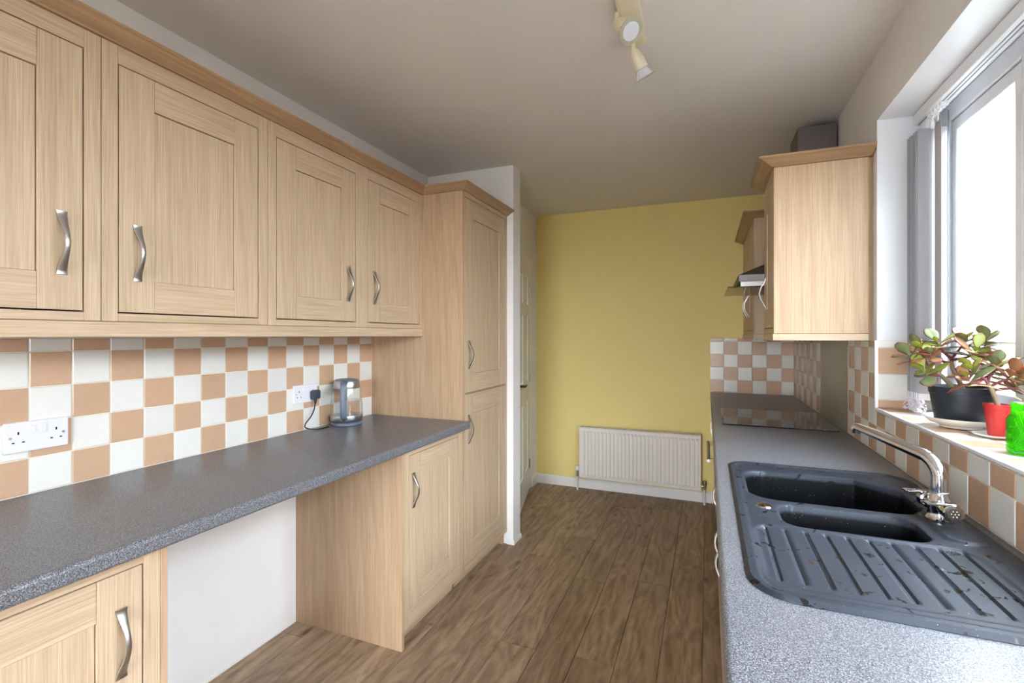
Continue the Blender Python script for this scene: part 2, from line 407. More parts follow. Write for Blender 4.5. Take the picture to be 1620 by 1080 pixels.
for (a0, a1, zt) in ((-.6, WY1, SILL-.012), (WY1, 2.718, 1.349), (3.325, 4.268, 1.349)):
    gr.box(XR-.005, XR, a0, a1, WT-.03, zt)
    for i, a, b in cols(max(a0, .3), 2.71, a1):
        for r, z0, z1 in rows(zt):
            put_tile(wr, (i+r) % 2 == 1, (XR-.0012, (a+b)/2, (z0+z1)/2), b-a, z1-z0, ROT['-x'])
obj('grout', gr, GROUT, wr)
wf = bpy.data.objects['wall_far']
obj('grout', M().box(.020, XR-.006, YF-.024, YF, WT-.03, 1.352), GROUT, wf)
for i, a, b in cols(.020, .020, XR-.008):
    for r, z0, z1 in rows(1.352):
        put_tile(wf, (i+r) % 2 == 1, ((a+b)/2, YF-.0195, (z0+z1)/2), b-a, z1-z0, ROT['-y'])
# window reveal (far side) and sill tiles
SX0, SX1 = XR-.004, .822
obj('grout', M().box(SX0, SX1, WY1-.004, WY1, SILL, 1.352), GROUT, wr)
for i, a, b in cols(SX0, SX0, SX1):
    for r, z0, z1 in rows(1.352):
        if z1 < SILL+.005: continue
        z0 = max(z0, SILL)
        put_tile(wr, (r+i) % 2 == 0, ((a+b)/2, WY1-.003, (z0+z1)/2), b-a, z1-z0, ROT['-y'])
obj('grout', M().box(XR-.002, SX1, WY0, WY1, SILL-.012, SILL-.005), GROUT, wr)
for i, a, b in cols(.3, 2.31, 2.312):
    for j, x0, x1 in cols(SX0, SX0, SX1):
        put_tile(wr, (i+j) % 2 == 0, ((x0+x1)/2, (a+b)/2, SILL-.007), x1-x0, b-a, ROT['+z'])
obj('tile_trim', M().cbox(XR-.0105, XR+.001, WY0, WY1-.003, SILL-.009, SILL+.0015, .003), UPVC, wr)['label'] = 'white plastic tile trim along the sill edge'
obj('tile_trim', M().cbox(XR-.0105, XR+.001, WY1-.012, WY1-.002, SILL-.009, 1.352, .003), UPVC, wr)
obj('window_board_lining', M().box(XR-.001, SX1, WY1-.0025, WY1+.0, 1.352, HEAD).box(XR-.001, SX1, WY0, WY1-.003, HEAD-.003, HEAD), UPVC, wr)

# ------------------------------------------------------------------ windows
def window(name, x0, x1, y0, y1, z0, z1, mulls, axis, fw=.062):
    """frame in the plane x (axis 'x': x0..x1 thickness) or y"""
    B = lambda m, a0, a1, c0, c1, d=0: (m.cbox(x0+d, x1-d, a0, a1, c0, c1, .006) if axis == 'x' else m.cbox(a0, a1, y0+d, y1-d, c0, c1, .006))
    lo, hi = (y0, y1) if axis == 'x' else (x0, x1)
    m = M(); B(m, lo, hi, z0, z0+fw); B(m, lo, hi, z1-fw, z1); B(m, lo, lo+fw, z0+fw-.008, z1-fw+.008); B(m, hi-fw, hi, z0+fw-.008, z1-fw+.008)
    for c in mulls: B(m, c-.035, c+.035, z0+fw-.008, z1-fw+.008)
    w = obj(name, m, UPVC); w['kind'] = 'structure'
    cuts = [lo+fw]+[c for c in mulls]+[hi-fw]
    for i in range(len(cuts)-1):
        a = cuts[i]+(.035 if i else 0); b = cuts[i+1]-(.035 if i < len(cuts)-2 else 0)
        g = .0; c0, c1 = z0+fw, z1-fw; s = .045
        gk = M(); e = .004; dd = .013
        for (p, q, u, v) in ((a, b, c0, c0+e), (a, b, c1-e, c1), (a, a+e, c0, c1), (b-e, b, c0, c1)): B(gk, p, q, u, v, dd)
        obj('gasket', gk, DARK, w)
        sm = M(); B(sm, a+e, b-e, c0+e, c0+e+s, .008); B(sm, a+e, b-e, c1-e-s, c1-e, .008); B(sm, a+e, a+e+s, c0+e+s-.006, c1-e-s+.006, .008); B(sm, b-e-s, b-e, c0+e+s-.006, c1-e-s+.006, .008)
        sa = obj('sash', sm, UPVC, w)
        pm = M(); mid = (x0+x1)/2 if axis == 'x' else (y0+y1)/2; A0, A1, C0, C1 = a+e+s-.004, b-e-s+.004, c0+e+s-.004, c1-e-s+.004
        if axis == 'x': pm.add([(mid, A0, C0), (mid, A1, C0), (mid, A1, C1), (mid, A0, C1)], [(0, 1, 2, 3)])
        else: pm.add([(A0, mid, C0), (A1, mid, C0), (A1, mid, C1), (A0, mid, C1)], [(0, 1, 2, 3)])
        obj('pane', pm, PANE, sa)
    return w
w1 = window('window_1', .824, .888, WY0, WY1, SILL-.004, HEAD-.003, [1.775, .90, .10], 'x')
window('added_glazed_door', -1.15, -.05, YN-.11, YN-.05, 0, 2.06, [], 'y', .075)  # unseen glazed door, added to brighten the far end of the room
struct('trim_ledge', M().box(.888, .93, WY0, WY1, SILL-.02, SILL+.0), UPVC)

# ------------------------------------------------------------------ cabinet hardware
def handle_mesh(d, L=.156):
    rs = []; n = 28
    for i in range(n+1):
        t = -1+2*i/n; z = t*L/2
        hh = lambda q: .003 + .027*max(0, math.cos(math.pi/2*min(1, abs(q)/.92)))**1.35
        o = hh(t)
        w = .0055 + .0062*max(0, (abs(t)-.25)/.75)**1.6
        # normal tangent offset
        do = (hh(t+.01)-hh(t-.01))/.02/(L/2)
        nx, nz = 1/math.hypot(1, do), -do/math.hypot(1, do); th = .0028
        pts = []
        for (a, b) in ((-w, -th), (w, -th), (w, th*.4), (w*.5, th), (-w*.5, th), (-w, th*.4)):
            pts.append((d*(o+nx*b), a, z+nz*b))
        rs.append(pts)
    m = M().rings(rs, True, True, True)
    for t in (-1, 1): m.cyl((0, 0, t*(L/2-.012)), (d*.006, 0, t*(L/2-.012)), .0035, 10)
    return mesh_of(m, 'handle')
HM = {1: handle_mesh(1), -1: handle_mesh(-1)}
def shaker(unit, x, d, y0, y1, z0, z1, hy, hz, st=.093, rl=.092, name='door'):
    """in-frame door whose face is at x, facing d (+1/-1 along x)"""
    th = .020; a, b = sorted((x, x-d*th)); pa, pb = sorted((x-d*.0045, x-d*.016)); g = .0030
    ra, rb = sorted((x, x-d*.019))
    e = .0006
    dr = obj(name, M().cbox(pa, pb, y0+st+.0008, y1-st-.0022, z0+rl+.0008, z1-rl-.0022, .0008), OAKZ, unit)
    obj('stile', M().cbox(a, b, y0+g, y0+st, z0+g, z1-g, .0012), OAKZ, dr)
    obj('stile', M().cbox(a, b, y1-st, y1-g, z0+g, z1-g, .0012), OAKZ, dr)
    obj('rail', M().cbox(ra, rb, y0+st+e, y1-st-e, z0+g, z0+rl, .0012), OAKY, dr)
    obj('rail', M().cbox(ra, rb, y0+st+e, y1-st-e, z1-rl, z1-g, .0012), OAKY, dr)
    if hy is not None:
        inst('handle', HM[d], NICK, dr, (x, hy, hz))
    return dr
def face_frame(unit, x, d, stiles, rails_z, y0, y1):
    a, b = sorted((x, x-d*.020))
    for s0, s1 in stiles: obj('frame_stile', M().cbox(a, b, s0+.0004, s1-.0004, rails_z[0][0], rails_z[-1][1], .0008), OAKZ, unit)
    st = sorted(stiles)
    for z0, z1 in rails_z:
        for i in range(len(st)-1):
            p, q = st[i][1], st[i+1][0]
            if q-p > .03: obj('frame_rail', M().cbox(a, b, p, q, z0, z1, .0008), OAKY, unit)
    # dark inside behind the gaps
    return
def carcass(unit, xw, x, d, y0, y1, z0, z1, side=None):
    xf = x-d*.0205; t = .018; m = M()
    a, b = sorted((xw, xf))
    m.box(a, b, y0+.0005, y0+t, z0, z1).box(a, b, y1-t, y1-.0005, z0, z1).box(a, b, y0+t, y1-t, z0, z0+t).box(a, b, y0+t, y1-t, z1-t, z1)
    q0, q1 = sorted((xw, xw+d*.006)); m.box(q0, q1, y0+t, y1-t, z0+t, z1-t)
    obj('carcass', m, side or SIDEZ, unit)

# ---- left wall cabinets
XU = -1.479; ZU0, ZU1 = 1.408, 2.155; GL = 'oak wall cabinets on the left wall'
def left_upper(y0, y1, doors, label):
    u = thing('wall_cabinet', (XU, (y0+y1)/2, ZU0), label, 'cabinet', GL)
    carcass(u, XL+.001, XU, 1, y0, y1, ZU0-.001, ZU1)
    st = [(y0, doors[0][0])]
    for i in range(len(doors)-1): st.append((doors[i][1], doors[i+1][0]))
    st.append((doors[-1][1], y1))
    face_frame(u, XU, 1, st, [(ZU0, 1.430), (2.106, ZU1)], y0, y1)
    for a, b, hy in doors: shaker(u, XU, 1, a, b, 1.431, 2.106, hy, 1.599)
    return u
left_upper(.236, .7705, [(.275, .733, .686)], 'oak wall cabinet cut by the left edge of the photo, handle at its right')
left_upper(.7715, 1.290, [(.810, 1.251, .857)], 'wide single-door oak wall cabinet second from the left, handle at its left')
left_upper(1.291, 2.3125, [(1.327, 1.763, 1.713), (1.847, 2.281, 1.894)], 'double-door oak wall cabinet above the kettle with two facing handles')
# light rail and cornice
t_ = obj('light_rail', M().cbox(XU-.028, XU+.004, .236, 2.3125, 1.366, 1.4065, .002), OAKY, loc=(XU, 1.27, 1.366))
tag(t_, 'pale oak light rail running under the left wall cabinets', 'rail')
CP = [(0, 0), (.007, 0), (.009, .003), (.044, .024), (.052, .026), (.052, .034), (-.012, .034), (-.012, 0)]
cp = lambda zb: [(o, z+zb) for o, z in CP]
CORNX = oak('oak_cornice_across', 'x', (184, 152, 118), (156, 123, 91))
def cornice_runs(parent, name, path, prof, side=1):
    big = M().sweep_plan(path, prof, side); n = len(prof); rings = [big.v[i*n:(i+1)*n] for i in range(len(path))]
    for i in range(len(path)-1):
        mt = CORN if abs(path[i+1][1]-path[i][1]) > abs(path[i+1][0]-path[i][0]) else CORNX
        obj(name, M().rings([rings[i], rings[i+1]], True, True, False), mt, parent)
cn = thing('cornice', (XU, 1.3, 2.156), 'x', 'cornice')
cornice_runs(cn, 'moulding', [(XU, .236), (XU, 2.3135), (-1.2235, 2.3135), (-1.2235, 2.934)], cp(2.1565))
tag(cn, 'long oak cornice stepping from the left wall cabinets round the tall cupboard', 'cornice')

# ---- tall cupboard
XT = -1.2244
tall = thing('tall_cupboard', (XT, 2.62, 0), 'floor to cornice oak larder cupboard with one door above another', 'cupboard')
obj('side_panel', M().cbox(XL+.001, XT, 2.3145, 2.333, 0.081, 2.1555, .001).box(XL+.001, XT-.055, 2.3145, 2.333, 0, .0812), SIDEZ, tall)
obj('carcass', M().box(XL+.001, XT-.022, 2.916, 2.933, .0, 2.155).box(XL+.001, XT-.022, 2.334, 2.916, 2.137, 2.155).box(XL+.001, XT-.022, 2.334, 2.916, .085, .103).box(XL+.001, XL+.007, 2.334, 2.916, .103, 2.137).box(XL+.007, XT-.022, 2.334, 2.916, 1.045, 1.055), SIDEZ, tall)
face_frame(tall, XT, 1, [(2.3335, 2.3375), (2.913, 2.934)], [(.080, .112), (1.0500, 1.0525), (2.130, 2.1555)], 2.3145, 2.934)
shaker(tall, XT, 1, 2.338, 2.912, 1.053, 2.130, 2.386, 1.265, .103, .105)
shaker(tall, XT, 1, 2.338, 2.912, .112, 1.0495, 2.386, .852, .103, .115)
obj('plinth', M().box(XT-.07, XT-.055, 2.334, 2.933, .0, .084), OAKY, tall)

# ---- left base units
def left_base(y0, y1, doors, stiles, label, end_panels, name='base_cabinet'):
    u = thing(name, (XT, (y0+y1)/2, 0), label, 'cabinet', 'oak base cabinets under the left worktop')
    carcass(u, XL+.02, XT, 1, y0+.018*('l' in end_panels), y1-.018*('r' in end_panels), .09, WT-.040)
    face_frame(u, XT, 1, stiles, [(.080, .152), (.838, WT-.0395)], y0, y1)
    for a, b, hy in doors: shaker(u, XT, 1, a, b, .152, .838, hy, .677)
    if 'l' in end_panels: obj('end_panel', M().cbox(XL+.001, XT, y0, y0+.017, 0, WT-.0395, .001), SIDEZ, u)
    if 'r' in end_panels: obj('end_panel', M().cbox(XL+.001, XT, y1-.017, y1, 0, WT-.0395, .001), SIDEZ, u)
    obj('plinth', M().box(XT-.07, XT-.055, y0+.018, y1-.018, 0, .082), OAKY, u)
    return u
left_base(1.755, 2.3125, [(1.808, 2.264, 1.842)], [(1.7725, 1.808), (2.264, 2.3125)], 'oak base cabinet beside the tall cupboard, its broad side facing the empty gap', 'l')
left_base(.17, .778, [(.222, .723, .676)], [(.17, .222), (.723, .7605)], 'oak base cabinet in the bottom left corner of the photo', 'r')
struct('trim_gap_strip', M().box(XL, XL+.003, .78, 1.754, 0, .012), GLOSSW)

# ---- worktops
def work_profile(xf, xw, d):
    """postformed front edge at xf, wall at xw"""
    r = .012; z1, z0 = WT, WT-.038; p = []
    for k in range(7): a = R(90*k/6); p.append((xf-d*r+d*r*math.sin(a), z1-r+r*math.cos(a)))
    p += [(xf, z0+.006), (xf-d*.004, z0), (xw, z0), (xw, z1)]
    return p
wt1 = obj('worktop', M().prism(work_profile(-1.178, XL+.0085, 1), -.80, 2.3135, 'y', False), WORK, loc=(-1.5, .7, WT-.038))
tag(wt1, 'dark speckled grey laminate worktop along the left wall', 'worktop')
XW = .0225
m = M().prism(work_profile(XW, .105, -1), -.80, YF-.029, 'y', False)
m.box(.105, .565, -.80, .985, WT-.038, WT).box(.105, .565, 1.895, YF-.029, WT-.038, WT).box(.565, XR-.0085, -.80, YF-.029, WT-.038, WT)
wt2 = obj('worktop', m, WORK, loc=(.3, 1.7, WT-.038))
tag(wt2, 'speckled grey laminate worktop on the right carrying sink and hob', 'worktop')

# ---- right base units
XB = .052
def right_base(y0, y1, doors, label, drawer=False):
    u = thing('base_cabinet', (XB, (y0+y1)/2, 0), label, 'cabinet', 'oak base cabinets under the right worktop')
    # open-topped carcass leaves room for the bowls
    m = M(); t = .018; a, b = XB+.0205, XR-.03
    m.box(a, b, y0+.0005, y0+t, .09, WT-.040).box(a, b, y1-t, y1-.0005, .09, WT-.040).box(a, b, y0+t, y1-t, .09, .108).box(b-.006, b, y0+t, y1-t, .108, WT-.040)
    obj('carcass', m, SIDEZ, u)
    st = [(y0, doors[0][0])]+[(doors[i][1], doors[i+1][0]) for i in range(len(doors)-1)]+[(doors[-1][1], y1)]
    face_frame(u, XB, -1, st, [(.080, .152), (.838, WT-.0395)], y0, y1)
    for a_, b_, hy in doors: shaker(u, XB, -1, a_, b_, .152, .838, hy, .70)
    obj('plinth', M().box(XB+.055, XB+.07, y0+.001, y1-.001, 0, .082), OAKY, u)
right_base(.10, .70, [(.14, .66, .60)], 'oak base cabinet at the near end under the right worktop')
right_base(.701, 1.150, [(.74, 1.11, .80)], 'narrow oak base cabinet under the drainer end of the worktop')
right_base(1.151, 2.10, [(1.19, 1.59, 1.545), (1.645, 2.06, 1.70)], 'double-door oak base cabinet under the sink with two facing handles')
right_base(2.101, 2.735, [(2.14, 2.69, 2.19)], 'oak base cabinet between sink unit and oven')
right_base(3.336, YF-.03, [(3.38, 3.75, 3.70), (3.80, 4.21, 3.85)], 'oak base cabinet beyond the oven beside the yellow wall')
ov = thing('oven', (XB, 3.035, 0), 'built-in oven under the hob with projecting bar handle', 'oven')
obj('body', M().box(XB+.021, XR-.03, 2.745, 3.326, .10, WT-.042), DARK, ov)
obj('oven_door', M().cbox(XB-.004, XB+.02, 2.738, 3.333, .135, .74, .004), HOB, ov)
obj('control_panel', M().cbox(XB-.004, XB+.02, 2.738, 3.333, .745, WT-.042, .004), STEEL, ov)
for y in (2.83, 2.95, 3.12, 3.24): obj('knob', M().cyl((XB-.004, y, .81), (XB-.026, y, .81), .018, 18), DARK, ov)
obj('handle', M().cyl((XB-.047, 2.79, .70), (XB-.047, 3.28, .70), .009, 14).cyl((XB-.003, 2.82, .70), (XB-.047, 2.82, .70), .007, 10).cyl((XB-.003, 3.25, .70), (XB-.047, 3.25, .70), .007, 10), STEEL, ov)
obj('plinth', M().box(XB+.055, XB+.07, 2.738, 3.333, 0, .098), OAKY, ov)

# ---- right wall cabinets
XRU = .267; ZR0, ZR1 = 1.379, 2.098
def right_upper(y0, y1, doors, label, near_panel=True):
    u = thing('wall_cabinet', (XRU, (y0+y1)/2, ZR0), label, 'cabinet', 'oak wall cabinets on the right wall')
    carcass(u, XR-.016, XRU, -1, y0+.0175, y1, ZR0-.0005, ZR1)
    obj('end_panel', M().cbox(XRU, XR-.016, y0, y0+.017, ZR0, ZR1, .0012), oak('oak_end_'+str(round(y0)), 'z', (204, 176, 144), (178, 148, 117)), u)
    obj('filler', M().box(XR-.0155, XR-.001, y0+.012, y1, ZR0-.026, ZR1), SIDEZ, u)
    st = [(y0+.0175, doors[0][0])]+[(doors[i][1], doors[i+1][0]) for i in range(len(doors)-1)]+[(doors[-1][1], y1)]
    face_frame(u, XRU, -1, st, [(ZR0, 1.402), (2.05, ZR1)], y0, y1)
    for a_, b_, hy in doors: shaker(u, XRU, -1, a_, b_, 1.403, 2.05, hy, 1.575, .070 if b_-a_ < .34 else .093)
    obj('light_rail', M().cbox(XRU-.004, XRU+.022, y0-.004, y1, ZR0-.030, ZR0-.0015, .0015).cbox(XRU+.022, XR-.016, y0-.004, y0+.022, ZR0-.030, ZR0-.0015, .0015), OAKX, u)
    cr = [(o*1.2, z+ZR1+.001) for o, z in CP]
    path = [(XR-.004, y0), (XRU, y0), (XRU, y1)]
    cornice_runs(u, 'cornice', path, cr, -1)
right_upper(2.364, 2.738, [(2.400, 2.705, 2.665)], 'oak wall cabinet hanging beside the window, its plain side facing the camera')
right_upper(3.334, YF-.003, [(3.375, 3.77, 3.725), (3.83, 4.235, 3.875)], 'oak double-door wall cabinet beyond the cooker hood')

# ---- cooker hood, splashback, hob
hd = thing('cooker_hood', (.40, 3.035, 1.65), 'grey steel chimney cooker hood with glass visor between the right wall cabinets', 'cooker hood')
zb = 1.648
obj('canopy_rim', M().cbox(.150, XR-.010, 2.742, 3.330, zb, zb+.036, .003), HOODST, hd)
a = [(.152, 2.744, zb+.036), (XR-.011, 2.744, zb+.036), (XR-.011, 3.328, zb+.036), (.152, 3.328, zb+.036)]
b = [(.42, 2.90, zb+.16), (XR-.011, 2.90, zb+.16), (XR-.011, 3.17, zb+.16), (.42, 3.17, zb+.16)]
obj('canopy', M().rings([a, b], True, True, False), HOODST, hd)
obj('chimney', M().cbox(.4406, XR-.010, 2.915, 3.155, zb+.15, 2.462, .002), HOODST, hd)
obj('filter', M().box(.18, .58, 2.78, 3.29, zb-.004, zb+.001), STEEL, hd)
obj('visor', M().box(.098, .45, 2.750, 3.322, zb-.030, zb-.024), VISOR, hd)
obj('visor_bracket', M().box(.16, .44, 2.752, 2.760, zb-.024, zb).box(.16, .44, 3.312, 3.320, zb-.024, zb), STEEL, hd)
sp = obj('splashback', M().cbox(XR-.0065, XR-.0002, 2.7205, 3.3225, WT+.0005, 1.80, .001), plain('splash_steel', srgb(176, 174, 168), .38, .7, var=.03), loc=(XR-.004, 3.02, WT))
tag(sp, 'plain grey metal splashback panel behind the hob', 'splashback')
hb = thing('hob', (.33, 3.01, WT), 'black ceramic hob let into the right worktop reflecting the tiles', 'hob')
obj('glass_plate', M().cbox(.072, .585, 2.715, 3.300, WT+.0004, WT+.0065, .002), HOB, hb)
for (x, y, r) in ((.21, 2.87, .085), (.45, 2.87, .075), (.21, 3.15, .075), (.45, 3.15, .10)):
    n = 40; ri = [(x+r*math.cos(2*math.pi*k/n), y+r*math.sin(2*math.pi*k/n), WT+.0068) for k in range(n)]; ro = [(x+(r+.002)*math.cos(2*math.pi*k/n), y+(r+.002)*math.sin(2*math.pi*k/n), WT+.0068) for k in range(n)]
    obj('cooking_zone', M().rings([ri, ro], True, False, False), HOBMARK, hb)

# ------------------------------------------------------------------ sink
def rrect(x, y, x0, x1, y0, y1, r):
    cx, cy = (x0+x1)/2, (y0+y1)/2; dx = abs(x-cx)-(x1-x0)/2+r; dy = abs(y-cy)-(y1-y0)/2+r
    return math.hypot(max(dx, 0), max(dy, 0))+min(max(dx, dy), 0)-r
def sst(t): t = max(0, min(1, t)); return t*t*(3-2*t)
def outline(y):
    x0, x1, y0, y1 = .068, .594, .945, 1.925
    def ins(r, d): return r-math.sqrt(max(0, r*r-(r-d)**2)) if d < r else 0
    xl = x0+max(ins(.085, y-y0), ins(.045, y1-y)); xr = x1-max(ins(.05, y-y0), ins(.09, y1-y)); return xl, xr
def sink_z(x, y, xl, xr, e):
    z = WT+.010*sst(e/.008)*.8+.001                     # raised lip
    z -= .004*sst((e-.022)/.008)                         # step down inside the lip
    # drainer
    d = rrect(x, y, .100, .525, .992, 1.312, .05)
    z -= .004*sst(-d/.010)
    if d < 0:
        k = (x-.128)/.0413; q = abs(k-round(k))*.0413
        ye = sst((y-1.02)/.012)*sst((1.305-y)/.01)
        if -.3 < k < 9.3: z -= .0048*(1-sst((q-.0022)/.0030))*ye*sst(-d/.006)
        z -= .0014*(1-(y-.99)/.32)*0
    d = rrect(x, y, .112, .525, 1.520, 1.822, .075); 
    if y > 1.6: d = max(d, ((x-.525)+(y-1.822)+.095)*.7071)
    z -= .006*sst((.010-d)/.012)*(1 if d > 0 else 1); z -= .165*sst(-d/.014)
    d = rrect(x, y, .172, .468, 1.325, 1.480, .045)
    z -= .003*sst((.008-d)/.010); z -= .115*sst(-d/.013)
    # tap ledge
    d = rrect(x, y, .492, .572, 1.34, 1.60, .035); z += .006*sst((.004-d)/.010)
    return z
m = M(); NY, NX = 250, 130; rs = []
for i in range(NY+1):
    t = i/NY; y = .945+.980*t; y = .945+.98*(t) if 0 < i < NY else (.9451 if i == 0 else 1.9249)
    xl, xr = outline(y); row = []
    for j in range(NX+1):
        x = xl+(xr-xl)*j/NX
        e = min(x-xl, xr-x, y-.945, 1.925-y)
        # true distance to the rounded outline near corners
        e = max(0, min(e, -rrect(x, y, .068, .594, .945, 1.925, .07)+.004 if (x < .16 or x > .5) and (y < 1.05 or y > 1.82) else e))
        row.append((x, y, sink_z(x, y, xl, xr, e)))
    rs.append(row)
m.rings(rs, False, False, True)
sk_ = thing('kitchen_sink', (.33, 1.435, WT), 'charcoal composite one and a half bowl sink with grooved drainer and water spots', 'sink')
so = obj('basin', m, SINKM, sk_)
edge = [r[0] for r in rs]+rs[-1][1:]+[r[-1] for r in rs[::-1]][1:]+rs[0][::-1][1:-1]
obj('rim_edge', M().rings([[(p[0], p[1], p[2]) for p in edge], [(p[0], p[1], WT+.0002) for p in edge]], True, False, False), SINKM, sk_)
obj('overflow_cap', M().lathe([(0, .004), (.012, .0045), (.019, .003), (.021, 0)], 28, (.140, 1.447, WT+.004)), CHROME, sk_)['label'] = 'round chrome control disc left of the small bowl'
for (x, y, z) in ((.32, 1.67, WT-.165), (.32, 1.40, WT-.108)):
    obj('waste', M().lathe([(0, .001), (.02, .001), (.03, .004), (.042, .004), (.044, 0)], 28, (x, y, z)), CHROME, sk_)

# ---- mixer tap
tp = thing('mixer_tap', (.522, 1.475, WT+.012), 'chrome mixer tap with long swivel spout behind the sink', 'tap')
cx, cy, cz = .522, 1.475, WT+.011
obj('base', M().lathe([(0, 0), (.027, 0), (.028, .006), (.025, .010), (.022, .024), (.0235, .030), (.0235, .052), (.019, .060), (.0175, .068)], 32, (cx, cy, cz)), CHROME, tp)
dv = Vector((-.14, .25, 0)).normalized()
path = [Vector((cx, cy, cz+.064)), Vector((cx, cy, cz+.085)), Vector((cx, cy, cz+.100))]
for k in range(1, 9):
    a = R(72*k/8); path.append(Vector((cx, cy, cz+.100))+dv*(.052*(1-math.cos(a)))+Vector((0, 0, .052*math.sin(a))))
end = path[-1]; dirn = (dv*math.sin(R(72))+Vector((0, 0, math.cos(R(72))))).normalized()
dirn = Vector((dirn.x, dirn.y, .16)).normalized()
for k in range(1, 5): path.append(end+dirn*(.20*k/4))
rad = [.0165, .0160]+[.0155]*(len(path)-2); 
for k in range(4): rad[-1-k] = .0125+.0007*k
tip = path[-1]
path += [tip+dirn*.008+Vector((0, 0, -.003)), tip+dirn*.013+Vector((0, 0, -.010))]; rad += [.0122, .0115]
obj('spout', M().tube(path, rad, 22), CHROME, tp)
obj('spout_collar', M().lathe([(.0165, 0), (.0185, .001), (.0185, .004), (.0165, .005)], 30, (cx, cy, cz+.066)), NICK, tp)
ap = tip+dirn*.008
obj('aerator', M().cyl(ap+Vector((0, 0, -.004)), ap+Vector((0, 0, -.020)), .0105, 20), DARK, tp)
ax = Vector((.10, -1, 0)).normalized()
for sgn, nm in ((1, 'near'), (-1, 'far')):
    c0 = Vector((cx, cy, cz+.036)); p1 = c0+ax*sgn*.018; p2 = c0+ax*sgn*.040; p3 = c0+ax*sgn*.062
    k = obj('tap_head', M().tube([p1, p2, p2+ax*sgn*.002, p3-ax*sgn*.003, p3], [.015, .016, .0205, .0215, .019], 26), CHROME, tp)
    obj('indicator_disc', M().tube([p3-ax*sgn*.0005, p3+ax*sgn*.001], [.014, .0135], 20), BRASS if sgn > 0 else CHROME, k)
    if sgn > 0:
        dm = M()
        for q in range(6):
            a_ = 2*math.pi*q/6; u_ = Vector((1, .1, 0)).normalized()*math.cos(a_)*.007+Vector((0, 0, 1))*math.sin(a_)*.007
            dm.sphere(tuple(p3+ax*.0012+u_), .0022, 8, 6)
        dm.sphere(tuple(p3+ax*.0012), .0022, 8, 6)
        obj('knob_dimple', dm, CHROME, k)
    mm = Matrix.Translation(p2+ax*sgn*.010+Vector((0, 0, .018)))@Matrix.Rotation(math.atan2(ax.x, -ax.y)*1, 4, 'Z')
    obj('lever', M().cbox(-.052, .006, -.010, .010, -.002, .0035, .0015, mm), CHROME, k)

# ------------------------------------------------------------------ sockets
def socket(y, z, label, cover=False):
    x = XL+.0082; s = thing('double_socket', (x, y, z), label, 'socket')
    obj('faceplate', M().cbox(x, x+.011, y-.073, y+.073, z-.043, z+.043, .003), PLAS, s)
    hm = M()
    for c in (-1, 1):
        yc = y+c*.043
        hm.box(x+.0108, x+.0114, yc-.002, yc+.002, z+.008, z+.016)
        for q in (-1, 1): hm.box(x+.0108, x+.0114, yc+q*.011-.003, yc+q*.011+.003, z-.016, z-.0125)
        ys = y+c*.012
        obj('switch', M().cbox(x+.009, x+.0145, ys-.007, ys+.007, z+.008, z+.030, .002), PLAS, s)
    obj('pin_hole', hm, GAP, s)
    for c in (-1, 1): obj('screw', M().cyl((x+.0105, y+c*.060, z), (x+.0122, y+c*.060, z), .0035, 14), NICK, s)
    return s
socket(.785, 1.080, 'white double plug socket with nothing plugged in, at the left edge')
socket(1.800, 1.088, 'white double plug socket behind the kettle with black plug')
pl = thing('plug', (XL+.02, 1.845, 1.078), 'black three-pin plug pushed into the socket beside the kettle', 'plug')
px, py, pz = XL+.0195, 1.845, 1.080
obj('plug_body', M().cbox(px, px+.030, py-.023, py+.023, pz-.024, pz+.022, .010), plain('plug_plastic', srgb(58, 66, 76), .4), pl)
obj('cord_grip', M().tube([(px+.014, py, pz-.022), (px+.015, py, pz-.036), (px+.014, py-.001, pz-.048)], [.009, .007, .005], 12), DARK, pl)
cb = [(px+.014, py-.001, pz-.045), (px+.016, py-.010, pz-.075), (px+.020, py-.035, pz-.105), (px+.024, py-.068, pz-.128), (px+.026, py-.078, pz-.146), (px+.032, py-.062, pz-.158), (px+.045, py-.03, pz-.1655), (px+.052, py+.004, pz-.1665), (px+.050, py+.030, pz-.1665), (px+.046, py+.056, pz-.1665)]
def smooth_path(P, n=6):
    P = [Vector(p) for p in P]; out = []
    for i in range(len(P)-1):
        p0, p1, p2, p3 = P[max(i-1, 0)], P[i], P[i+1], P[min(i+2, len(P)-1)]
        for k in range(n):
            t = k/n; out.append(.5*((2*p1)+(-p0+p2)*t+(2*p0-5*p1+4*p2-p3)*t*t+(-p0+3*p1-3*p2+p3)*t**3))
    return out+[P[-1]]
obj('cord', M().tube(smooth_path(cb), .0032, 10), DARK, pl)

# ------------------------------------------------------------------ kettle
kx, ky, kz = -1.733, 1.995, WT
kt = thing('kettle', (kx, ky, kz), 'glass and steel electric kettle half full of water on its base', 'kettle')
obj('power_base', M().lathe([(0, 0.0005), (.074, .0005), (.078, .004), (.078, .012), (.073, .018), (0, .018)], 40, (kx, ky, kz)), SLATE, kt)
obj('steel_band', M().lathe([(0, .020), (.074, .020), (.079, .026), (.0805, .050), (.0798, .052), (0, .052)], 40, (kx, ky, kz)), KSTEEL, kt)
obj('glass_jug', M().lathe([(.0800, .052), (.0800, .080), (.0785, .110), (.0755, .140), (.0715, .168), (.0665, .193)], 40, (kx, ky, kz)), KGLASS, kt)
obj('water', M().lathe([(0, .0535), (.0780, .0535), (.0780, .080), (.0765, .110), (.0750, .128), (0, .128)], 40, (kx, ky, kz)), WATER, kt)
obj('steel_collar', M().lathe([(.0672, .190), (.0678, .193), (.0635, .222), (.060, .229), (.0575, .229)], 40, (kx, ky, kz)), KSTEEL, kt)
obj('lid', M().lathe([(.059, .227), (.056, .233), (.040, .237), (0, .2385)], 40, (kx, ky, kz)), SLATE, kt)
hdv = Vector((.54, -.84, 0)).normalized()
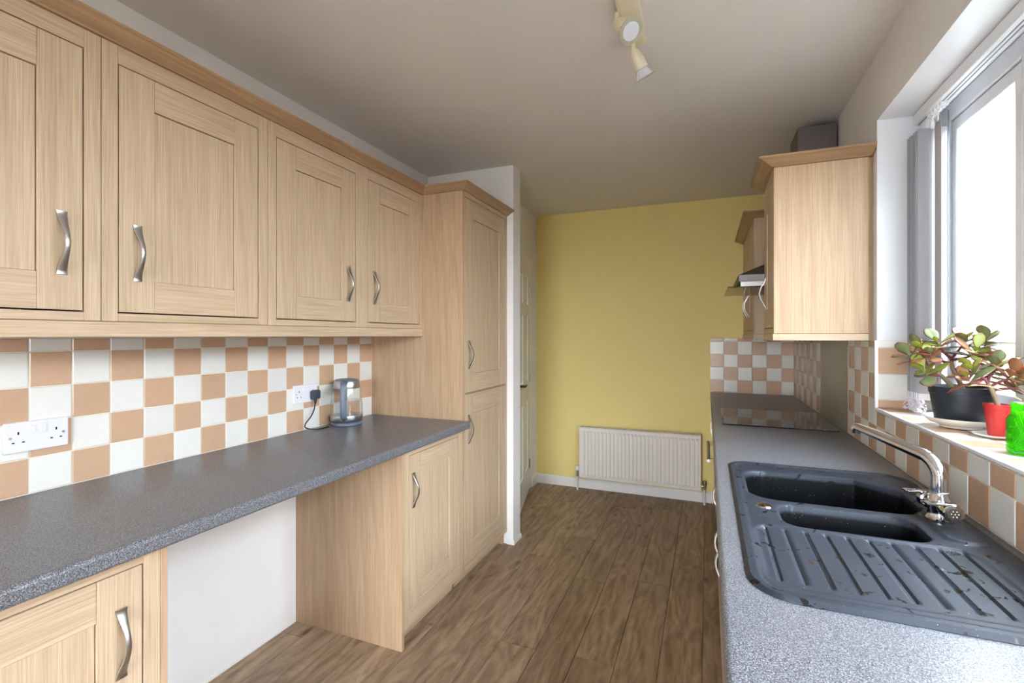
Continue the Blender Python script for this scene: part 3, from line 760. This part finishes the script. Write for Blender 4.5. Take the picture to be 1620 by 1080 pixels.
def kp(r, z): return Vector((kx, ky, kz+z))+hdv*r
hp = smooth_path([kp(.062, .222), kp(.086, .222), kp(.102, .208), kp(.106, .170), kp(.108, .120), kp(.106, .075), kp(.096, .050), kp(.078, .042)], 5)
sd = Vector((-hdv.y, hdv.x, 0))
obj('handle', M().tube(hp, [.0165]*len(hp), 14, flat=.45, up0=tuple(hdv)), SLATE, kt)
obj('gauge_window', M().sphere((0, 0, 0), .012, 14, 8, Matrix.Translation(kp(.080, .038))@Matrix.Diagonal((.45, .9, .6, 1))), DARK, kt)
spv = -hdv
obj('spout', M().add([tuple(kp(-.060, .190)+sd*.018), tuple(kp(-.060, .190)-sd*.018), tuple(kp(-.084, .226)), tuple(kp(-.058, .229)+sd*.022), tuple(kp(-.058, .229)-sd*.022)],
    [(0, 1, 2), (0, 2, 3), (1, 4, 2), (3, 2, 4)]), KSTEEL, kt)

# ------------------------------------------------------------------ radiator
rd = thing('radiator', (-.545, 4.16, .115), 'white ribbed panel radiator on the yellow wall', 'radiator')
x0, x1, z0, z1, yb = -1.045, -.050, .118, .567, 4.205
prof = []; n = 30; pitch = (x1-x0-.03)/n
for k in range(n):
    a = x0+.015+k*pitch
    prof += [(a, 0), (a+pitch*.28, 0), (a+pitch*.36, -.012), (a+pitch*.90, -.012)]
prof += [(x1-.015, 0)]
def front(z, s): return [(x, yb-.042+d*s, z) for x, d in prof]
m = M().rings([front(z0+.008, 0), front(z0+.022, 0), front(z0+.040, 1), front(z1-.045, 1), front(z1-.028, 0), front(z1-.010, 0)], False, False, False)
for k in range(1, 1): pass
m.box(x0+.002, x1-.002, yb-.041, yb-.028, z0+.006, z1-.008)
obj('front_panel', m, RADI, rd)
obj('rear_panel', M().cbox(x0+.002, x1-.002, yb+.018, yb+.030, z0+.006, z1-.006, .003), RADI, rd)
obj('side_cover', M().cbox(x0-.001, x0+.0025, yb-.046, yb+.032, z0, z1, .001), RADI, rd); obj('side_cover', M().cbox(x1-.0025, x1+.001, yb-.046, yb+.032, z0, z1, .001), RADI, rd)
m = M().box(x0, x1, yb-.046, yb-.036, z1-.006, z1).box(x0, x1, yb+.022, yb+.032, z1-.006, z1)
for k in range(50):
    a = x0+.01+k*(x1-x0-.02)/50; m.box(a, a+.009, yb-.036, yb+.022, z1-.005, z1-.001)
obj('top_grille', m, RADI, rd)
m = M()
for k in range(48): a = x0+.02+k*.02; m.box(a, a+.0015, yb-.026, yb+.016, z0+.03, z1-.03)
obj('convector_fins', m, RADI, rd)
obj('wall_bracket', M().box(-.85, -.82, yb+.030, YF, .16, .52).box(-.27, -.24, yb+.030, YF, .16, .52), RADI, rd)
for s, x in ((-1, x0-.028), (1, x1+.028)):
    v = obj('valve', M().cyl((x, yb-.006, .125), (x, yb-.006, .175), .011, 16).cyl((x, yb-.006, .150), (x-s*.030, yb-.006, .150), .009, 14), CHROME, rd)
    obj('valve_cap', M().cyl((x, yb-.006, .175), (x, yb-.006, .215 if s < 0 else .195), .016, 18, .014), PLAS if s < 0 else BRASS, rd)
    obj('pipe', M().cyl((x, yb-.006, 0.0), (x, yb-.006, .126), .0075, 14), GLOSSW, rd)

# ------------------------------------------------------------------ hall door
fw = .06
struct('trim_door', M().cbox(XD-.10, XD+.012, 4.040, 4.110, 0, 2.06, .004).cbox(XD-.10, XD+.012, 3.215, 3.285, 0, 2.06, .004).cbox(XD-.10, XD+.012, 3.285, 4.040, 1.985, 2.06, .004), GLOSSW)
dr = bpy.data.objects.new('door_1', None); COL.objects.link(dr); dr['kind'] = 'structure'
dr.location = (XD+.016, 4.038, .006); dr.rotation_euler = (0, 0, R(13.4)); W[dr.name] = (0, 0, 0)
DW, DH, DT = .755, 1.975, .036
st = [(0, .11), (.325, .425), (.645, DW)]; rz = [(0, .22), (.80, .98), (1.53, 1.63), (1.865, DH)]
m = M()
for a, b in ((0, .11), (.322, .433), (.645, DW)): m.cbox(-DT, 0, -b, -a, 0, DH, .002)
for a, b in rz:
    for c, d in ((.11, .322), (.433, .645)): m.cbox(-DT, 0, -d, -c, a, b, .002)
obj('leaf', m, GLOSSW, dr, world=False)
for i in range(3):
    for c, d in ((.11, .322), (.433, .645)):
        a, b = rz[i][1], rz[i+1][0]
        q = [(-.012, -d, a), (-.012, -c, a), (-.012, -c, b), (-.012, -d, b)]
        q2 = [(-.005, -d+.03, a+.03), (-.005, -c-.03, a+.03), (-.005, -c-.03, b-.03), (-.005, -d+.03, b-.03)]
        pm = M().rings([q, q2], True, False, False).add(q2, [(0, 1, 2, 3)]).box(-.026, -.0125, -d, -c, a, b)
        obj('door_panel', pm, GLOSSW, dr, world=False)
for s, x in ((1, .0), (-1, -DT)):
    h = obj('door_handle', M().cyl((x, -DW+.05, .985), (x+s*.008, -DW+.05, .985), .025, 24).cyl((x, -DW+.05, .985), (x+s*.050, -DW+.05, .985), .009, 14)
            .tube([(x+s*.050, -DW+.04, .985), (x+s*.050, -DW+.09, .985), (x+s*.048, -DW+.16, .982)], [.0105, .0095, .008], 12), plain('dark_nickel', srgb(96, 90, 84), .35, 1.0), dr, world=False)
for z in (.23, 1.0, 1.75): obj('hinge', M().cyl((.003, .002, z-.04), (.003, .002, z+.04), .006, 12).box(-.001, .001, -.03, .0, z-.04, z+.04), NICK, dr, world=False)

# ------------------------------------------------------------------ vertical blind
vb = thing('vertical_blind', (.757, 1.30, 2.18), 'white striped vertical blind drawn back to the far end of the window', 'blind')
obj('headrail', M().cbox(.735, .781, WY0+.03, WY1-.012, HEAD-.047, HEAD-.006, .004), UPVC, vb)
obj('rail_groove', M().box(.750, .754, WY0+.031, WY1-.013, HEAD-.0478, HEAD-.0465).box(.762, .766, WY0+.031, WY1-.013, HEAD-.0478, HEAD-.0465), SLATE, vb)
slats = [(2.290, 0), (2.272, 3), (2.254, -2), (2.236, 4), (2.216, 2), (2.196, 5), (2.150, 82)]
sm_ = []
for k, (y, a) in enumerate(slats):
    n = 8; rs = []; wv = .0445; zt, zb_ = 2.125, 1.140
    for z in (zb_, zb_+.03, 1.5, 1.8, zt):
        rs.append([(-wv+2*wv*j/n, .003*math.cos(math.pi*(j/n-.5)), z) for j in range(n+1)]+[(wv-2*wv*j/n, .003*math.cos(math.pi*(.5-j/n))-.0006, z) for j in range(n+1)])
    m = M().rings(rs, True, True, True)
    o = bpy.data.objects.new('slat', mesh_of(m, 'slat')); COL.objects.link(o); o.parent = vb; o.data.materials.append(FABR)
    o.location = (.757-.757, y-1.30, -2.18); o.rotation_euler = (0, 0, R(a)); W[o.name] = (0, 0, 0)
    o2 = obj('hook', M().box(-.006, .006, -.0015, .0015, 2.118, 2.150).cyl((0, 0, 2.145), (0, 0, 2.178), .0035, 8), UPVC, o, world=False)
    o3 = obj('weight', M().box(-.043, .043, -.0018, .0045, 1.134, 1.158), UPVC, o, world=False)
m = M()
for q in range(5):
    yc = 2.1 + q*.026
    m.cbox(.745, .769, yc-.004, yc+.004, 2.162, 2.178, .002).cyl((.757, yc, 2.165), (.748, yc-.004, 2.145), .002, 6)
obj('carrier', m, UPVC, vb)['kind'] = 'stuff'
# loops of bead chain bunched between the slat bottoms
m = M()
random.seed(3)
for k in range(9):
    y = 2.29-k*.017; 
    for side in (-.044, .044):
        for q in range(26):
            t = q/25; yy = y-.017*t*.8+.004*math.sin(q); z = 1.137-.042*math.sin(math.pi*t)
            m.sphere((.757+side+.02*math.sin(math.pi*t)*random.uniform(-1, 1), yy, z), .0027, 6, 4)
bc = obj('bead_chain', m, PLAS, vb); bc['kind'] = 'stuff'; bc['label'] = 'tangled strings of clear plastic beads under the slats'
obj('pull_cord', M().cyl((.792, 2.165, 2.17), (.792, 2.165, 1.36), .0016, 8).cyl((.792, 2.165, 1.36), (.792, 2.165, 1.325), .005, 12), SLATE, vb)

# ------------------------------------------------------------------ plants
def leaf_mesh(L, Wd, th, bend):
    """thick obovate jade leaf, base at the origin, growing along +x, upper side +z, with a 'rim' attribute"""
    nu, nv = 9, 10; top = []; bot = []; verts = []; rim = []
    for side in (1, -1):
        for i in range(nu+1):
            u = i/nu; w = Wd/2*math.sin(math.pi*min(1, u**1.25*.94+.03))**.62 if u < 1 else Wd*.06
            w *= (.35+.65*min(1, u*1.9))
            for j in range(nv+1):
                v = -1+2*j/nv; e = max(abs(v), (u-.6)/.4 if u > .6 else 0)
                zz = side*th/2*(1-abs(v)**2.4)**.6*math.sin(math.pi*min(.97, max(.10, u)))**.4 if abs(v) < 1 else 0
                verts.append((u*L, v*w, zz+bend*u*u*L+.10*abs(v)*w)); rim.append(max(abs(v)**2, u**5))
    N = (nu+1)*(nv+1); f = []
    for s in (0, 1):
        for i in range(nu):
            for j in range(nv):
                a = s*N+i*(nv+1)+j; q = (a, a+nv+1, a+nv+2, a+1); f.append(q if s else q[::-1])
    for i in range(nu):
        for j in (0, nv):
            a = i*(nv+1)+j; f.append((a, a+nv+1, a+nv+1+N, a+N))
    for j in range(nv):
        for i in (0, nu):
            a = i*(nv+1)+j; f.append((a, a+1, a+1+N, a+N))
    me = bpy.data.meshes.new('leaf'); me.from_pydata(verts, [], f)
    at = me.attributes.new('rim', 'FLOAT', 'POINT'); at.data.foreach_set('value', rim)
    me.polygons.foreach_set('use_smooth', [True]*len(me.polygons))
    return me
LEAVES = [leaf_mesh(.050, .032, .005, .05), leaf_mesh(.040, .027, .0048, -.08), leaf_mesh(.058, .034, .005, -.16), leaf_mesh(.030, .021, .004, .12)]
def rosette(par, p, up, n, size, mats, rng, spread=(20, 75)):
    up = Vector(up).normalized(); side = up.orthogonal().normalized()
    for k in range(n):
        az = k*math.pi*.5+(k//2)*.78+rng.uniform(-.25, .25)
        el = R(spread[0]+(spread[1]-spread[0])*k/max(1, n-1)+rng.uniform(-10, 10))
        h = (Matrix.Rotation(az, 3, up)@side)
        d = (h*math.cos(el)+up*math.sin(el)).normalized(); nrm = (up*math.cos(el)-h*math.sin(el)).normalized(); y = nrm.cross(d)
        mt = Matrix((d, y, nrm)).transposed()
        sc = size*rng.uniform(.8, 1.15)*(1-.25*k/n)
        me = rng.choice(LEAVES); pos = Vector(p)+up*(.0025*k-.006)
        inst('leaf', me, rng.choice(mats), par, tuple(pos), mt.to_euler(), (sc, sc, sc))
def branch(m, pts, r0, r1):
    P = smooth_path(pts, 5); n = len(P); m.tube(P, [r0+(r1-r0)*i/(n-1) for i in range(n)], 10); return P
rng = random.Random(11)
X0, Y0, ZS = .727, 1.905, SILL+.0008
sc_ = obj('saucer', M().lathe([(0, .0), (.045, 0), (.050, .002), (.052, .008), (.075, .016), (.092, .030), (.0935, .033), (.090, .031), (.072, .020), (.05, .0125), (0, .0120)], 48, (X0, Y0, ZS)), CERA, loc=(X0, Y0, ZS))
tag(sc_, 'cream ceramic saucer bowl under the black plant pot', 'saucer')
pt = thing('potted_jade_plant', (X0, Y0, ZS+.0125), 'large jade plant in black plastic pot on the window sill', 'plant')
pz = ZS+.0130
pt_h = .115
obj('pot', M().lathe([(0, 0), (.059, 0), (.062, .003), (.0745, pt_h-.022), (.0765, pt_h-.021), (.0785, pt_h), (.0755, pt_h), (.073, pt_h-.02), (.071, pt_h-.03)], 44, (X0, Y0, pz)), POTB, pt)
obj('soil', M().lathe([(0, pt_h-.016), (.04, pt_h-.014), (.0725, pt_h-.018)], 30, (X0, Y0, pz)), SOIL, pt)
m = M(); zs = pz+pt_h-.02
def P(dx, dy, dz): return (X0+dx, Y0+dy, zs+dz)
b1 = branch(m, [P(-.008, .0, 0), P(-.030, .0, .03), P(-.055, -.01, .055), P(-.082, -.01, .075)], .0075, .005)
b2 = branch(m, [P(.012, .01, 0), P(.000, .01, .035), P(-.015, .01, .07), P(-.020, .01, .105)], .008, .005)
obj('stem', m, BARK, pt)
m = M(); tips = []
for pts in ([P(-.082, -.01, .075), P(-.105, -.01, .085), P(-.128, -.012, .100)], [P(-.055, -.01, .055), P(-.075, -.02, .05), P(-.095, -.03, .052)],
            [P(-.075, -.01, .07), P(-.090, .0, .10), P(-.100, .0, .125)], [P(-.020, .01, .105), P(-.040, .005, .125), P(-.052, .0, .140)],
            [P(-.020, .01, .105), P(-.005, .01, .125), P(.005, .005, .145)], [P(-.015, .01, .07), P(.015, .0, .08), P(.040, -.01, .090)],
            [P(.0, .012, .05), P(.035, .01, .09), P(.052, .0, .125), P(.060, .0, .150)], [P(-.02, .01, .09), P(-.055, .01, .10), P(-.08, -.02, .108)],
            [P(.012, .01, .02), P(.040, -.02, .045), P(.062, -.035, .062)], [P(-.02, .01, .10), P(.0, -.03, .11), P(.01, -.05, .118)]):
    Q = branch(m, pts, .0045, .003); tips.append((Q[-1], (Q[-1]-Q[-4])))
obj('branch', m, STEMR, pt)
for k, (p, d) in enumerate(tips):
    up = d.normalized()*.5+Vector((0, 0, .8))
    rosette(pt, tuple(p), up, rng.choice((9, 10, 11)), 1.32, [LEAFG, LEAFG, LEAFM, LEAFM, LEAFR] if k not in (5, 8) else [LEAFR, LEAFR, LEAFG], rng, (-12, 62))
# red pot with its own cutting
X1, Y1 = .752, 1.762
sd_ = obj('dish', M().lathe([(0, 0), (.030, 0), (.036, .003), (.048, .008), (.049, .010), (.046, .009), (.034, .005), (0, .0045)], 40, (X1-.006, Y1-.004, ZS)), CERA, loc=(X1-.006, Y1-.004, ZS))
tag(sd_, 'small clear-white dish under the little red pot', 'dish')
pr_ = thing('potted_succulent', (X1, Y1, ZS+.005), 'small red pot holding a leaning reddish jade cutting', 'plant')
pz2 = ZS+.0052
obj('pot', M().lathe([(0, 0), (.0185, 0), (.0195, .002), (.0265, .072), (.028, .073), (.0295, .088), (.0275, .088), (.026, .078)], 36, (X1, Y1, pz2)), POTR, pr_)
obj('soil', M().lathe([(0, .078), (.0262, .076)], 24, (X1, Y1, pz2)), SOIL, pr_)
def Q_(dx, dy, dz): return (X1+dx, Y1+dy, pz2+.075+dz)
m = M(); branch(m, [Q_(.004, 0, 0), Q_(-.004, .0, .03), Q_(-.012, 0, .055), Q_(-.020, 0, .07)], .0065, .005); obj('stem', m, BARK, pr_)
m = M(); tips = []
for pts in ([Q_(-.018, 0, .062), Q_(-.04, .0, .068), Q_(-.062, -.01, .072)], [Q_(-.020, 0, .07), Q_(-.03, .0, .085), Q_(-.050, .0, .100)], [Q_(-.016, 0, .06), Q_(.0, -.01, .075), Q_(.016, -.02, .085)],
            [Q_(-.012, 0, .05), Q_(.01, .0, .055), Q_(.035, -.01, .06)], [Q_(-.02, 0, .07), Q_(-.012, .01, .09), Q_(.0, .01, .108)]):
    Q = branch(m, pts, .004, .003); tips.append((Q[-1], Q[-1]-Q[-4]))
obj('branch', m, STEMR, pr_)
for p, d in tips: rosette(pr_, tuple(p), d.normalized()*.5+Vector((0, 0, .8)), 9, 1.2, [LEAFR, LEAFR, LEAFM, LEAFG], rng, (-15, 65))
obj('dry_leaf', M().tube(smooth_path([Q_(-.075, -.02, .062), Q_(-.04, -.03, .066), Q_(-.005, -.035, .055), Q_(.03, -.05, .03)]), [.0012]+[.003]*17+[.001], 6, flat=.3), STRAW, pr_)
# green glass jar
X2, Y2 = .712, 1.528
jr = thing('glass_jar', (X2, Y2, ZS), 'bright green glass jar full of tangled strands at the right edge of the sill', 'jar')
obj('glass', M().lathe([(0, .002), (.037, .002), (.0405, .006), (.0405, .083), (.036, .091), (.0325, .095), (.0325, .118), (.0335, .121), (.0325, .123), (.031, .121), (.031, .095), (.0385, .083), (.0385, .007), (0, .006)], 40, (X2, Y2, ZS)), GREENG, jr)
m = M()
for k in range(46):
    pts = []; a = rng.uniform(0, 6.28)
    for q in range(5):
        a += rng.uniform(.6, 1.6); r = rng.uniform(.012, .034); pts.append((X2+r*math.cos(a), Y2+r*math.sin(a), ZS+.012+rng.uniform(0, .095)*(1 if q % 2 else .8)))
    for p in pts:
        pass
    pts = [(p[0], p[1], p[2]) if p[2] < ZS+.082 else (X2+(p[0]-X2)*.75, Y2+(p[1]-Y2)*.75, p[2]) for p in pts]
    m.tube(smooth_path(pts, 4), .0014, 5)
s_ = obj('strands', m, BLADE, jr); s_['kind'] = 'stuff'

# ------------------------------------------------------------------ ceiling spotlights
RIMG = plain('rim_glass', srgb(168, 166, 146), .15, .0, var=0); BULB = plain('bulb_glass', srgb(214, 214, 222), .12, var=0)
cl = thing('ceiling_spotlight_bar', (-.245, 1.58, H-.001), 'cream ceiling bar with swivelling glass-rimmed spotlights', 'lamp')
obj('mounting_bar', M().cbox(-.283, -.207, 1.22, 1.865, H-.030, H-.001, .018), CREAM, cl)
def spot(y, d, off, L=.066, x=-.245, glass=.041):
    d = Vector(d).normalized(); j = Vector((x, y, H-.030)); k = j+Vector((0, 0, -.026))
    arm = obj('spotlight', M().cyl(j+Vector((0, 0, .004)), k, .008, 14).sphere(tuple(k), .011, 14, 8), CREAM, cl)
    a = k+d*.006; c = [a-d*.010, a+d*.004, a+d*.022, a+d*L]
    obj('lamp_body', M().tube([c[0], c[1], a+d*.020, a+d*(L*.6), a+d*L], [.010, .018, .0225, .025, .026], 22), CREAM, arm)
    b = a+d*(L+.001)
    obj('reflector', M().tube([b, b+d*.012, b+d*.030], [.0215, .027, .034], 26), BULB, arm)
    e = b+d*.031
    # glass rim around the bulb face
    u = d.orthogonal().normalized(); w = d.cross(u); n = 32
    def ring(r, h): return [tuple(e+d*h+u*(r*math.cos(2*math.pi*q/n))+w*(r*math.sin(2*math.pi*q/n))) for q in range(n)]
    obj('glass_rim', M().rings([ring(.029, 0), ring(glass, -.001), ring(glass, .001), ring(.029, .002), ring(.029, 0)], True, False, False), RIMG, arm)
    obj('bulb_face', M().rings([ring(.029, 0.001), ring(.020, .003), ring(.001, .0045)], True, False, True), BULB, arm)
    obj('clip', M().tube([b+u*.020, b+u*.034+d*.015, e+u*(glass-.001)], .002, 8), CREAM, arm)
spot(1.835, (.36, .42, -.84), 0, x=-.255)
spot(1.650, (.46, -.42, -.62), 0, x=-.285)
spot(1.330, (-.5, -.45, -.70), 0)

# ------------------------------------------------------------------ outside
def ground_mat():
    t = NT('paving'); t.base(t.mix(t.noise(t.coord(), 3, 5), srgb(118, 116, 110), srgb(140, 138, 132))); t.b.inputs['Roughness'].default_value = .9; return t.m
struct('ground', M().box(-14, 16, -16, 24, -.35, -.20), ground_mat())
def brick_mat():
    t = NT('neighbour_brick'); br = t.new('TexBrick'); tc = t.new('TexCoord'); mp = t.new('Mapping'); mp.inputs['Rotation'].default_value = (R(90), 0, 0)
    t.l.new(tc.outputs['Object'], mp.inputs[0]); t.l.new(mp.outputs[0], br.inputs['Vector'])
    br.inputs['Color1'].default_value = srgb(170, 156, 148); br.inputs['Color2'].default_value = srgb(146, 132, 126); br.inputs['Mortar'].default_value = srgb(186, 180, 172)
    br.inputs['Scale'].default_value = 4.4; t.base(br.outputs[0]); t.b.inputs['Roughness'].default_value = .9; return t.m
nh = thing('neighbour_house', (3.4, 8.0, -.2), 'neighbouring brick house with white eaves seen through the window', 'house')
obj('brick_wall', M().box(3.4, 8.5, 3.4, 14, -.2, 3.55), brick_mat(), nh)
ROOF = plain('roof_tiles', srgb(92, 94, 104), .7, var=.2)
obj('roof', M().prism([(2.98, 3.62), (5.95, 5.6), (8.9, 3.62), (8.9, 3.55), (2.98, 3.55)], 3.1, 14.4, 'y'), ROOF, nh)
obj('soffit', M().box(3.04, 3.42, 3.15, 14.35, 3.49, 3.55), UPVC, nh)
obj('fascia', M().box(3.01, 3.04, 3.15, 14.35, 3.40, 3.62), UPVC, nh)
obj('gutter', M().cyl((2.94, 3.1, 3.55), (2.94, 14.4, 3.55), .06, 14), plain('grey_gutter', srgb(90, 98, 110), .4), nh)
obj('waste_pipe', M().tube(smooth_path([(3.3, 6.9, 2.75), (3.3, 6.9, 2.55), (3.3, 6.6, 2.42), (3.3, 4.6, 2.2), (3.3, 4.3, 2.1), (3.3, 4.25, 1.9), (3.3, 4.25, -.2)]), .075, 14), plain('blue_grey_pipe', srgb(66, 88, 112), .4), nh)
WD = plain('weathered_timber', srgb(128, 120, 110), .85, var=.12)
brd = mesh_of(M().cbox(-.009, .009, -.066, .066, 0, 2.25, .003), 'board')
fc = thing('garden_fence', (2.75, -2.2, -.2), 'unseen tall weathered timber fence added alongside the house to block low daylight', 'fence')  # added out of view to keep low daylight off the wall cabinets
for k in range(78): inst('board', brd, WD, fc, (2.75, -7.6+k*.140, -.2))
for z in (.05, .95, 1.75): obj('fence_rail', M().box(2.762, 2.80, -7.7, 3.3, z-.05, z+.05), WD, fc)
f2 = thing('garden_fence', (2.0, 6.4, -.2), 'low timber fence across the passage beyond the window', 'fence')
b2 = mesh_of(M().cbox(-.065, .065, -.009, .009, 0, 1.55, .003), 'board')
for k in range(16): inst('board', b2, WD, f2, (1.1+k*.142, 6.4, -.2))
for z in (.14, 1.04): obj('fence_rail', M().box(1.0, 3.3, 6.412, 6.45, z-.04, z+.04), WD, f2)
